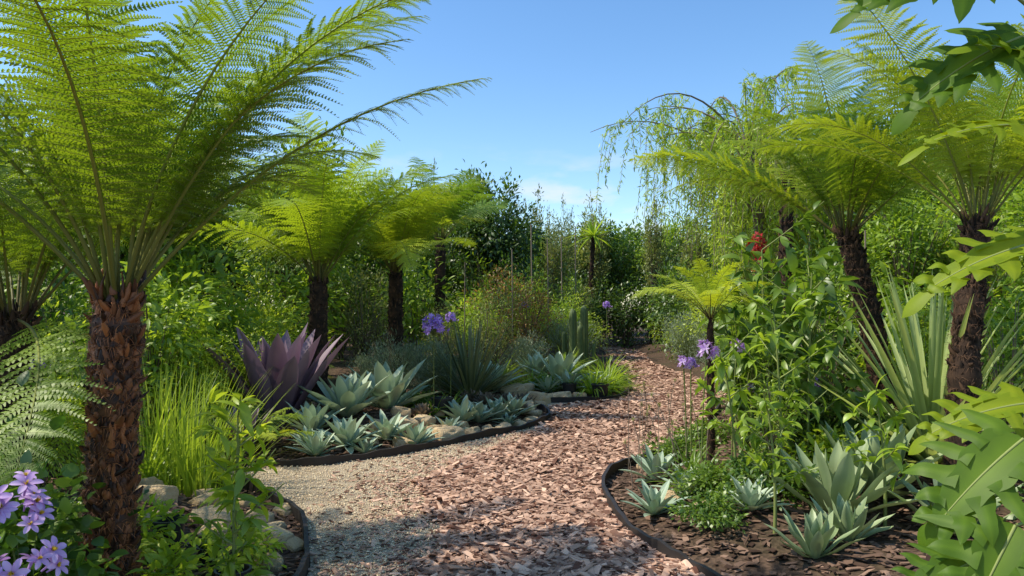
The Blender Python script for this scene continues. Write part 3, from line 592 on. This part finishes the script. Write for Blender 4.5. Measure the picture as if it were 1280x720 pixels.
thing('weeping_tree',weeping(5),(4.65,14.2,H(4.65,14.2)),0.0,1.28,'weeping tree with thin hanging strings of leaves','tree')
thing('weeping_tree',weeping(6),(6.1,16.5,H(6.1,16.5)),2.0,1.25,'weeping tree with fine pale green hanging foliage','tree')

pal=rosette(50,1.0,0.035,80,-30,1.0,[M['olive']],P_sword,3,7,0.3,0.2,0.8,0.05,seed=44,tv=0.2)
palb=rosette(50,0.7,0.05,80,-20,0.6,[M['bright']],P_sword,3,7,0.3,0.2,0.8,0.05,seed=45,tv=0.2)
trm=fern_trunk((0.1,0,3.1),0.09,0.085,500,41,0.06,0.12).mesh('trunk',[M['fernbark_d']])
trs=fern_trunk((0.1,0,2.4),0.05,0.045,200,42,0.06,0.12).mesh('trunk',[M['fernbark_d']])
e=thing('palm_tree',[('trunk',trm)],(3.65,10.0,H(3.65,10)),0,1,'palm with rough brown trunk and narrow drooping leaves','palm')
mk('crown',pal,(0.1,0,3.08),parent=e,sc=0.7)
e=thing('palm_tree',[('trunk',trs)],(2.6,25.0,0.1),0,1.6,'distant palm with stiff leaf crown','palm')
mk('crown',palb,(0.1,0,2.38),parent=e,sc=0.9)

def umbel(n, rad, pl, mats, seed, hemi=True):
    r=np.random.default_rng(seed); d=nrm(r.normal(0,1,(n,3))); 
    if hemi: d[:,2]=np.abs(d[:,2])*1.1-0.3
    P=d*rad*r.uniform(0.4,1.25,(n,1))*np.array([1,1,1.25]); mb=MB()
    for k in range(6):
        a=k*math.pi/3; ref=nrm(np.cross(d,[0.3,0.2,1])); r2=np.cross(d,ref)
        D=ref*math.cos(a)+r2*math.sin(a)+d*r.uniform(0.3,1.6,(n,1))
        leaves(mb,P,D,d,pl*r.uniform(0.7,1.3,n),pl*0.42,3,0.6,0.1,P_petal,r.random(n),0,3)
    tubes(mb,np.stack([np.zeros((n,3))-np.array([0,0,rad*0.8]),P],1),0.0025,3,0.5,1)
    return mb.mesh('flower_head',mats)
um=umbel(46,0.10,0.042,[M['violet'],M['gstem']],3); um2=umbel(18,0.08,0.05,[M['lilac'],M['gstem']],4); um3=umbel(60,0.13,0.05,[M['red'],M['gstem']],5,False)
lvs=rosette(24,0.4,0.03,80,25,1.2,[M['mid']],P_sword,3,6,0.3,0.4,0.6,0.03,seed=50)
def flower(x,y,z,me,s,label,lean=0.0,leafy=True):
    h=H(x,y); mb=MB(); tubes(mb,bez((0,0,0),(lean*0.3,0.02,(z-h)*0.6),(lean,0,z-h-0.03),8),0.006,5,0.3)
    e=thing('flowering_plant',[('stem',mb.mesh('stem',[M['gstem']]))]+([('leaves',lvs)] if leafy else []),(x,y,h),0,1,label,'flower','flowering plants in the beds')
    mk('flower_head',me,(lean,0,z-h),parent=e,sc=s)
flower(-0.97,9.2,1.26,um,1.35,'plant with violet flower cluster on a tall stalk')
flower(-0.80,9.7,1.36,um,0.7,'plant with violet flower cluster on a tall stalk')
flower(1.5,5.9,1.15,um2,0.9,'plant with lilac flowers above broad leaves',0.05)
flower(1.68,5.7,1.2,um2,0.6,'plant with lilac flowers above broad leaves',0.05)
flower(1.42,6.0,1.05,um2,0.6,'plant with lilac flowers above broad leaves',-0.03)
flower(1.52,6.3,1.02,um,0.5,'plant with small violet flowers')
flower(2.1,6.5,0.8,um2,0.6,'plant with small violet flowers')
flower(2.55,6.3,0.85,um,0.6,'plant with small violet flowers')
flower(2.05,16.0,1.55,um,0.8,'plant with violet flower cluster on a tall stalk')
flower(0.3,17.0,1.55,um,0.8,'plant with violet flower cluster on a tall stalk')
flower(-2.55,4.0,1.2,um,0.4,'plant with small violet flowers')
flower(2.9,8.8,2.22,um3,0.95,'tall plant with dark red flower head',0.03)
flower(3.02,9.0,2.05,um3,0.8,'tall plant with dark red flower head',0.03)

for k in range(20):
    y=6.6+r.uniform(-0.8,0.8); x=1.0+r.uniform(-0.1,0.6); z=r.uniform(0.4,0.8); mb=MB()
    x=max(x,0.92+max(0,y-6.6)*0.6)
    tubes(mb,bez((0,0,0),(0,0,z*0.6),(r.normal(0,0.08),r.normal(0,0.06),z),7),0.003,4,0.8)
    th=MB(); leaves(th,np.zeros((26,3)),nrm(r.normal(0,1,(26,3))),[[0.1,0.2,1]],0.028,0.006,1,0.1,0,P_trap,0.8,0,2)
    e=thing('dry_flower_stalk',[('stem',mb.mesh('stem',[M['bark']]))],(x,y,H(x,y)),0,1,'thin dry stalk with small seed head','plant','dry seed head stalks')
    mk('seed_head',th.mesh('seed_head',[M['olive']]),tuple(float(v) for v in mb.v[0][-1]),parent=e)

def cactus(h,rd):
    mb=MB(); k=24; sides=30; t=np.linspace(0,1,k); a=np.arange(sides)*2*np.pi/sides
    R=rd*np.where(t>0.9,np.sqrt(np.maximum(1-((t-0.9)/0.1)**2,0.01)),1)
    rib=1+0.16*np.cos(a*10)
    V=np.stack([R[:,None]*rib*np.cos(a),R[:,None]*rib*np.sin(a),np.broadcast_to(t[:,None]*h,(k,sides))],-1)
    i,j=np.meshgrid(np.arange(k-1),np.arange(sides),indexing='ij'); i=i.ravel(); j=j.ravel(); j2=(j+1)%sides
    mb.add(V.reshape(-1,3),np.stack([i*sides+j,i*sides+j2,(i+1)*sides+j2,(i+1)*sides+j],1),np.tile(0.35+0.3*np.cos(a*10),k))
    return mb.mesh('cactus',[M['cactus']])
cm=cactus(1.2,0.06)
for x,y,s in [(1.25,15.2,1.15),(1.42,15.4,0.9),(1.52,15.6,1.25),(1.1,15.6,0.75),(1.7,15.4,0.6)]:
    single('cactus',cm,(x,y,H(x,y)-0.02),x,s,'ribbed green column cactus','cactus','column cacti')
mb=MB(); tubes(mb,np.array([[0,0,-0.1],[0.01,0,1.2],[0.0,0.01,2.5]]),0.012,6,0.9); pole=mb.mesh('pole',[M['bark']])
for x,y,s in [(0.0,14.5,1.0),(0.85,17.5,1.2),(-0.9,14.0,0.9),(1.35,20,1.3),(4.3,9.0,0.9),(0.5,19,1.4),(1.9,22,1.5)]:
    single('garden_stake',pole,(x,y,H(x,y)),x,s,'thin brown wooden garden stake','stake','garden stakes')

# ------------------------------------------------------------------ rocks
def rock(seed):
    bm=bmesh.new(); bmesh.ops.create_icosphere(bm,subdivisions=4,radius=1)
    o=Vector((seed*7.3,seed*3.1,seed))
    for v in bm.verts:
        p=v.co.copy(); n1=mnoise.noise(p*0.9+o); n2=mnoise.noise(p*2.3+o); n3=mnoise.noise(p*6+o)
        q=p*(1+0.40*n1+0.20*n2+0.06*n3)
        for ax in range(3):
            lim=0.68; 
            if abs(q[ax])>lim: q[ax]=math.copysign(lim+(abs(q[ax])-lim)*0.3,q[ax])
        v.co=q
    me=bpy.data.meshes.new('rock'); bm.to_mesh(me); bm.free()
    me.polygons.foreach_set('use_smooth',[True]*len(me.polygons))
    a=me.attributes.new('tint','FLOAT','POINT'); a.data.foreach_set('value',np.full(len(me.vertices),0.58,np.float32))
    me.materials.append(M['rock']); return me
rk=[rock(s) for s in (1,2,3,4,5)]
RK=[(-1.15,7.95,.13),(-0.95,8.25,.11),(-0.72,8.45,.17),(-0.5,8.7,.12),(-0.28,8.85,.10),(-0.88,8.65,.14),(-1.5,8.35,.13),(-1.25,8.6,.15),(-1.05,8.9,.12),(-0.62,8.95,.12),(-1.5,7.85,.09),(-1.75,8.1,.11),(-0.1,9.1,.10),(0.1,9.35,.09),
 (-0.3,9.05,.08),(-1.35,9.0,.12),(-0.95,9.3,.11),(0.25,9.75,.10),(0.28,10.2,.12),(0.2,10.7,.16),(0.4,11.1,.13),(0.1,11.3,.2),(0.45,11.75,.22),(0.75,12.0,.2),(1.1,12.15,.15),(0.0,12.0,.2),(1.85,13.3,.12),(0.2,12.3,.18),
 (-1.52,4.75,.13),(-1.75,5.15,.12),(-1.95,4.85,.13),(-2.15,5.25,.14),(-1.75,4.35,.10),(-2.4,5.0,.13),(-1.38,4.3,.08),(-2.15,4.55,.11),(-1.65,5.45,.09),(-2.0,5.6,.10),(-2.65,5.3,.13),(-2.45,4.6,.11),(-1.85,4.6,.09),(-1.36,4.65,.07),(-1.6,5.0,.08),(-2.6,4.9,.12),(-2.3,5.6,.12),(-1.33,3.95,.08),
 (1.35,5.15,.09),(1.2,5.6,.08),(1.45,6.0,.1),(1.25,6.9,.09)]
for k,(x,y,s) in enumerate(RK):
    single('rock',rk[k%5],(x,y,H(x,y)+s*0.25),(0.25*math.sin(k*3),0.25*math.cos(k),k*1.9),(s*1.3,s,s*(0.62+0.12*math.sin(k))),'rounded pale sandstone rock resting in bed','rock','sandstone rocks in the beds')

def pot():
    mb=MB(); prof=[(0.0,0.0),(0.085,0.0),(0.105,0.18),(0.115,0.18),(0.115,0.2),(0.1,0.2),(0.095,0.15),(0,0.15)]
    k=28; a=np.arange(k)*2*np.pi/k
    V=np.array([[r_*math.cos(t),r_*math.sin(t),z] for r_,z in prof for t in a])
    F=[[i*k+j,i*k+(j+1)%k,(i+1)*k+(j+1)%k,(i+1)*k+j] for i in range(len(prof)-1) for j in range(k)]
    mb.add(V,F,0.5); return mb.mesh('pot',[M['pot']],False)
pm=pot()
for x,y,s in [(-1.98,4.3,0.85),(-1.42,3.8,0.8),(-0.88,9.35,1.2),(1.45,12.2,1.3),(-1.68,4.15,0.6),(0.95,12.25,1.1)]:
    single('plant_pot',pm,(x,y,H(x,y)-0.01),0,s,'small round black plastic nursery pot','pot','black nursery pots')

def sapling(h, seed, leafm, nbr=9, LL=0.13, LW=0.035, nl=15, low=0.3):
    r=np.random.default_rng(seed); sb=MB(); fb=MB()
    C=bez((0,0,0),(0.02,0,h*0.5),(r.normal(0,0.05),0,h),12); tubes(sb,C,np.linspace(0.012,0.005,12),6,0.6)
    for b in range(nbr):
        f=low+(1-low)*(b+1)/nbr; p=C[int(f*11)]; az=b*GA; ln=h*r.uniform(0.15,0.3)
        e=p+np.array([math.cos(az)*ln,math.sin(az)*ln,ln*0.8]); Bz=bez(p,(p+e)/2+[0,0,-0.02],e,7); tubes(sb,Bz,np.linspace(0.006,0.003,7),5,0.8)
        n=nl; u=r.uniform(0.35,1,n); P=Bz[np.minimum((u*6).astype(int),6)]
        D=r.normal(0,0.8,(n,3))+np.array([math.cos(az)*0.4,math.sin(az)*0.4,0.25]); 
        leaves(fb,P,D,r.normal(0,0.3,(n,3))+[0,0,1],LL*r.uniform(0.6,1.2,n),LW*r.uniform(0.8,1.2,n),6,0.9,0.3,P_lance,0.5+r.normal(0,0.2,n),0,3)
    return [('stem',sb.mesh('stem',[M['gstem']])),('foliage',fb.mesh('foliage',[leafm]))]
thing('sapling',sapling(0.84,1,M['lime'],11,0.14,0.042,11,0.35),(-1.42,3.8,H(-1.42,3.8)+0.08),0,1,'young potted sapling with narrow bright green leaves','plant')
thing('sapling',sapling(0.55,2,M['bright'],7,0.12,0.038,9,0.3),(-1.30,3.45,H(-1.30,3.45)),0,1,'small leafy sapling beside the edging','plant')
thing('sapling',sapling(0.75,4,M['bright'],8,0.11,0.04,9),(1.62,4.6,H(1.62,4.6)),0,1,'sapling with bright green leaves at the bed edge','plant')
thing('sapling',sapling(1.3,5,M['bright'],10,0.15,0.05,9),(1.95,5.4,H(1.95,5.4)),0,1,'leafy sapling on thin green stem','plant')
thing('sapling',sapling(1.6,6,M['mid'],12,0.17,0.058,10),(2.3,5.8,H(2.3,5.8)),0,1,'leafy sapling on thin green stem','plant')
thing('sapling',sapling(1.0,8,M['bright'],9,0.14,0.05,8),(1.62,5.4,H(1.62,5.4)),0,1,'leafy sapling on thin green stem','plant')
thing('sapling',sapling(0.8,9,M['bright'],8,0.12,0.045,9),(2.35,4.7,H(2.35,4.7)),0,1,'leafy sapling with bright green leaves','plant')
thing('sapling',sapling(1.85,11,M['mid'],14,0.18,0.06,11),(2.2,6.5,H(2.2,6.5)),0,1,'tall leafy stem with dark green leaves','plant')

# ------------------------------------------------------------------ lilac flower bush near camera
lv=shrub(0.72,0.22,22,8,0.09,0.035,M['mid'],'gstem',seed=61,z0=0,srad=0.004,prof=P_lance,segs=5,cross=3,bend=0.6)
e=thing('flower_bush',lv,(-1.53,2.2,H(-1.53,2.2)),0,1,'bush with lilac pink flowers with yellow centres','flower')
fm=[]
for s in range(3):
    rr_=np.random.default_rng(70+s); mb=MB(); az=np.arange(6)*np.pi/3+rr_.normal(0,0.08,6)
    D=np.stack([np.cos(az),np.sin(az),0.5+0*az],1)
    leaves(mb,np.zeros((6,3)),D,[[0,0,1]],0.046,0.021,7,0.75,0.25,P_petal,rr_.uniform(0.3,0.9,6),0,5,0.5,-0.25)
    m=20; leaves(mb,np.zeros((m,3)),rr_.normal(0,0.35,(m,3))+[0,0,1],[[1,0,0]],0.018,0.005,2,0.2,0,P_sword,0.6,1,2)
    tubes(mb,np.array([[0,0,-0.05],[0,0,-0.01],[0,0,0.004]]),np.array([[0.003,0.005,0.007]]),7,0.3,0)
    fm.append(mb.mesh('flower',[M['lilac'],M['yellow']]))
rr_=np.random.default_rng(77)
for k in range(60):
    a=rr_.uniform(0,6.28); zf=rr_.random(); R_=0.21*(1-0.6*zf)
    p=(R_*math.cos(a), R_*math.sin(a), 0.52+0.43*zf)
    d=Vector((p[0],p[1]-0.10,0.12*zf+0.05)).normalized(); q=d.to_track_quat('Z','Y').to_euler()
    mk('flower',fm[k%3],p,tuple(q),rr_.uniform(0.7,1.1),parent=e)

# ------------------------------------------------------------------ split leaf philodendron
def lobed(L,Wd,nl,seed,leafm,bendm=0.5):
    r=np.random.default_rng(seed); mb=MB()
    def mid(s):
        th=bendm*np.asarray(s); return L*np.sin(th)/bendm, -L*(1-np.cos(th))/bendm
    for sd in (-1,1):
        ns=60; s=np.linspace(0,1,ns); mx,mz=mid(s)
        kn=np.linspace(0,1,nl+1); kn[1:-1]+=r.uniform(-0.035,0.035,nl-1)
        env=lambda q: Wd*np.interp(q,[0,0.12,0.3,0.55,0.8,1.0],[0.6,0.9,1.0,0.8,0.55,0.38])
        cw=0.36*env(s)*np.interp(s,[0,0.06,0.9,1],[0.35,1,1,0.3])*(1+0.08*np.sin(s*23+seed)); nc=3; c=np.linspace(0,1,nc)
        V=np.stack([np.broadcast_to(mx[:,None],(ns,nc)), sd*cw[:,None]*c, mz[:,None]+0.22*cw[:,None]*c],-1)
        i,j=np.meshgrid(np.arange(ns-1),np.arange(nc-1),indexing='ij'); i=i.ravel(); j=j.ravel()
        F=np.stack([i*nc+j,i*nc+j+1,(i+1)*nc+j+1,(i+1)*nc+j],1)
        mb.add(V.reshape(-1,3),F if sd>0 else F[:,::-1],(0.42+np.where(c<0.1,0.35,0)[None]+np.zeros((ns,1))).reshape(-1))
        for k in range(nl):
            a,b=kn[k],kn[k+1]; sc=0.5*(a+b); ln=env(sc)*r.uniform(0.7,1.15)*(1-0.30*np.interp(sc,[0,1],[0,1]))
            be=np.radians(-25+85*sc+r.normal(0,5)); cur=r.uniform(0.15,0.55)
            m=20; v=np.linspace(0,1,m); ang=be+cur*v
            xa,za=mid(sc); cw0=0.22*env(sc)
            dx=np.concatenate([[0],np.cumsum(np.sin(ang[:-1]))])*ln/(m-1); dy=np.concatenate([[0],np.cumsum(np.cos(ang[:-1]))])*ln/(m-1)
            hw0=(b-a)*L*0.56
            hwb=np.interp(v,[0,0.15,0.35,0.55,0.75,0.9,1],[1.05,0.80,0.68,0.64,0.44,0.2,0.01])*r.uniform(0.9,1.1)
            e5=np.linspace(-1,1,5)
            f1=1+0.22*np.maximum(0,np.sin(v*10+r.uniform(0,6)))*(v<0.9); f2=1+0.22*np.maximum(0,np.sin(v*10+r.uniform(0,6)))*(v<0.9)
            side=np.where(e5[None]>0,f1[:,None],f2[:,None])*hwb[:,None]*hw0*e5[None]
            px_=xa+dx[:,None]+side*np.cos(ang)[:,None]; py_=cw0+dy[:,None]-side*np.sin(ang)[:,None]
            rr2=v*ln
            pz=za+0.22*cw0+0.10*rr2[:,None]-(0.30+0.35*r.random())*(rr2[:,None]**2)/Wd-0.15*np.abs(side)+0.006*np.sin(v*7+k)[:,None]+0.001
            V=np.stack([px_,sd*py_,pz],-1)
            i,j=np.meshgrid(np.arange(m-1),np.arange(4),indexing='ij'); i=i.ravel(); j=j.ravel()
            F=np.stack([i*5+j,(i+1)*5+j,(i+1)*5+j+1,i*5+j+1],1)
            mb.add(V.reshape(-1,3),F if sd>0 else F[:,::-1],(0.38+0.22*(np.abs(e5)<0.1)[None]+r.normal(0,0.05)+np.zeros((m,1))).reshape(-1))
    xa,za=mid(1.0)
    leaves(mb,[[xa*0.97,0,za]],[[math.cos(bendm),0,-math.sin(bendm)]],[[math.sin(bendm),0,math.cos(bendm)]],L*0.3,Wd*0.36,8,0.5,-0.2,P_agave,0.42,0,5,0.0)
    s=np.linspace(0,1,12); mx,mz=mid(s)
    tubes(mb,np.stack([mx,0*mx,mz],1),np.linspace(0.006,0.002,12),6,0.8,1)
    return mb.mesh('leaf',[leafm,M['gstem']])
px,py=2.15,2.7; ph=H(px,py)
sb=MB(); tubes(sb,bez((0,0,-0.05),(0.05,0,1.2),(-0.1,0,2.3),14),np.linspace(0.06,0.04,14),10,0.4)
PH=thing('philodendron',[],(px,py,ph),0,1,'split leaf philodendron with large deeply lobed glossy leaves','plant')
PL_=[
 ((1.72,2.50,1.06),(-0.75,-0.1,-0.50),(-0.30,-0.60,0.72),0.42,0.26,0),
 ((1.62,2.40,0.80),(-0.45,-0.2,-0.55),(-0.3,-0.70,0.55),0.34,0.22,0),
 ((1.95,2.80,1.14),(-0.90,0.1,-0.10),(-0.1,-0.45,0.88),0.38,0.20,1),
 ((1.50,2.45,0.66),(-0.70,-0.15,-0.20),(-0.2,-0.5,0.8),0.28,0.18,0),
 ((1.90,2.60,1.74),(-1.0,-0.05,-0.15),(0.0,-0.50,0.85),0.46,0.20,1),
 ((1.88,2.7,2.50),(-0.95,0.1,-0.35),(-0.1,-0.65,0.7),0.44,0.26,0),
 ((1.85,2.6,2.14),(-1.0,-0.1,0.12),(0.1,-0.40,0.9),0.40,0.15,1),
 ((1.74,2.7,2.72),(-0.85,0.1,0.05),(0.0,-0.7,0.65),0.44,0.24,0),
 ((2.02,2.7,2.36),(-0.6,-0.2,0.35),(0.2,-0.5,0.7),0.36,0.2,1),
 ((2.3,2.3,1.5),(0.6,-0.6,0.1),(0,0,1),0.5,0.25,0),
 ((2.4,2.8,2.1),(0.8,0.3,0.1),(0,0,1),0.5,0.25,0),
]
for k,(b,d,nn,L,Wd,backlit) in enumerate(PL_):
    me=lobed(L,Wd,6,80+k,M['philo_backlit' if backlit else 'philo'],0.6)
    o=mk('leaf',me,parent=PH)
    dv=Vector(d).normalized(); nv=Vector(nn); sv=nv.cross(dv).normalized(); nv=dv.cross(sv)
    R=Matrix((dv,sv,nv)).transposed().to_4x4(); R.translation=Vector(b)-Vector((px,py,ph)); o.matrix_local=R
    bl=np.array(b)-np.array([px,py,ph]); z=max(0.4,bl[2]-0.45); st=np.array([0.0,0,min(z,2.2)])
    tubes(sb,bez(st,(st+bl)/2+[0,0,0.15],bl,12),np.linspace(0.009,0.005,12),6,0.9)
mk('stem',sb.mesh('stem',[M['gstem']]),parent=PH)

# ------------------------------------------------------------------ world, sun, camera
el=math.radians(52); az=math.radians(-92)
w=bpy.data.worlds.new('World'); scene.world=w; w.use_nodes=True; nt=w.node_tree; n=nt.nodes; l=nt.links; n.clear()
sky=n.new('ShaderNodeTexSky'); sky.sky_type='NISHITA'; sky.sun_disc=False; sky.sun_elevation=el; sky.sun_rotation=az
sky.air_density=1.0; sky.dust_density=0.4; sky.ozone_density=2.0
hs=n.new('ShaderNodeHueSaturation'); hs.inputs['Saturation'].default_value=1.2; hs.inputs['Value'].default_value=1.5; l.new(sky.outputs[0],hs.inputs['Color'])
bg=n.new('ShaderNodeBackground'); bg.inputs[1].default_value=0.15
tc=n.new('ShaderNodeTexCoord'); nz=n.new('ShaderNodeTexNoise'); nz.inputs['Scale'].default_value=9; nz.inputs['Detail'].default_value=6
mp=n.new('ShaderNodeMapping'); mp.inputs['Scale'].default_value=(1,1,3.0); l.new(tc.outputs['Generated'],mp.inputs[0]); l.new(mp.outputs[0],nz.inputs['Vector'])
mr=n.new('ShaderNodeMapRange'); mr.inputs[1].default_value=0.52; mr.inputs[2].default_value=0.68; l.new(nz.outputs['Fac'],mr.inputs[0])
sx=n.new('ShaderNodeSeparateXYZ'); l.new(tc.outputs['Generated'],sx.inputs[0])
m2=n.new('ShaderNodeMapRange'); m2.inputs[1].default_value=0.22; m2.inputs[2].default_value=0.12; l.new(sx.outputs[2],m2.inputs[0])
mm=n.new('ShaderNodeMath'); mm.operation='MULTIPLY'; l.new(mr.outputs[0],mm.inputs[0]); l.new(m2.outputs[0],mm.inputs[1])
mx=n.new('ShaderNodeMix'); mx.data_type='RGBA'; l.new(mm.outputs[0],mx.inputs[0]); l.new(hs.outputs[0],mx.inputs[6]); mx.inputs[7].default_value=(6.2,6.4,6.6,1)
l.new(mx.outputs[2],bg.inputs[0]); o=n.new('ShaderNodeOutputWorld'); l.new(bg.outputs[0],o.inputs[0])

sun=bpy.data.lights.new('sun','SUN'); sun.energy=5.0; sun.angle=math.radians(0.5); sun.color=(1.0,0.94,0.82)
so=bpy.data.objects.new('sun',sun); col.objects.link(so)
ts=Vector((math.sin(az)*math.cos(el),math.cos(az)*math.cos(el),math.sin(el))); so.rotation_euler=ts.to_track_quat('Z','Y').to_euler()

cam=bpy.data.cameras.new('camera'); cam.lens=26; cam.sensor_width=36; cam.clip_end=1500; cam.clip_start=0.05
co=bpy.data.objects.new('camera',cam); col.objects.link(co); co.location=(0,0,1.5); co.rotation_euler=(math.radians(91.55),0,0)
scene.camera=co
scene.view_settings.view_transform='Standard'; scene.view_settings.look='None'; scene.view_settings.exposure=0
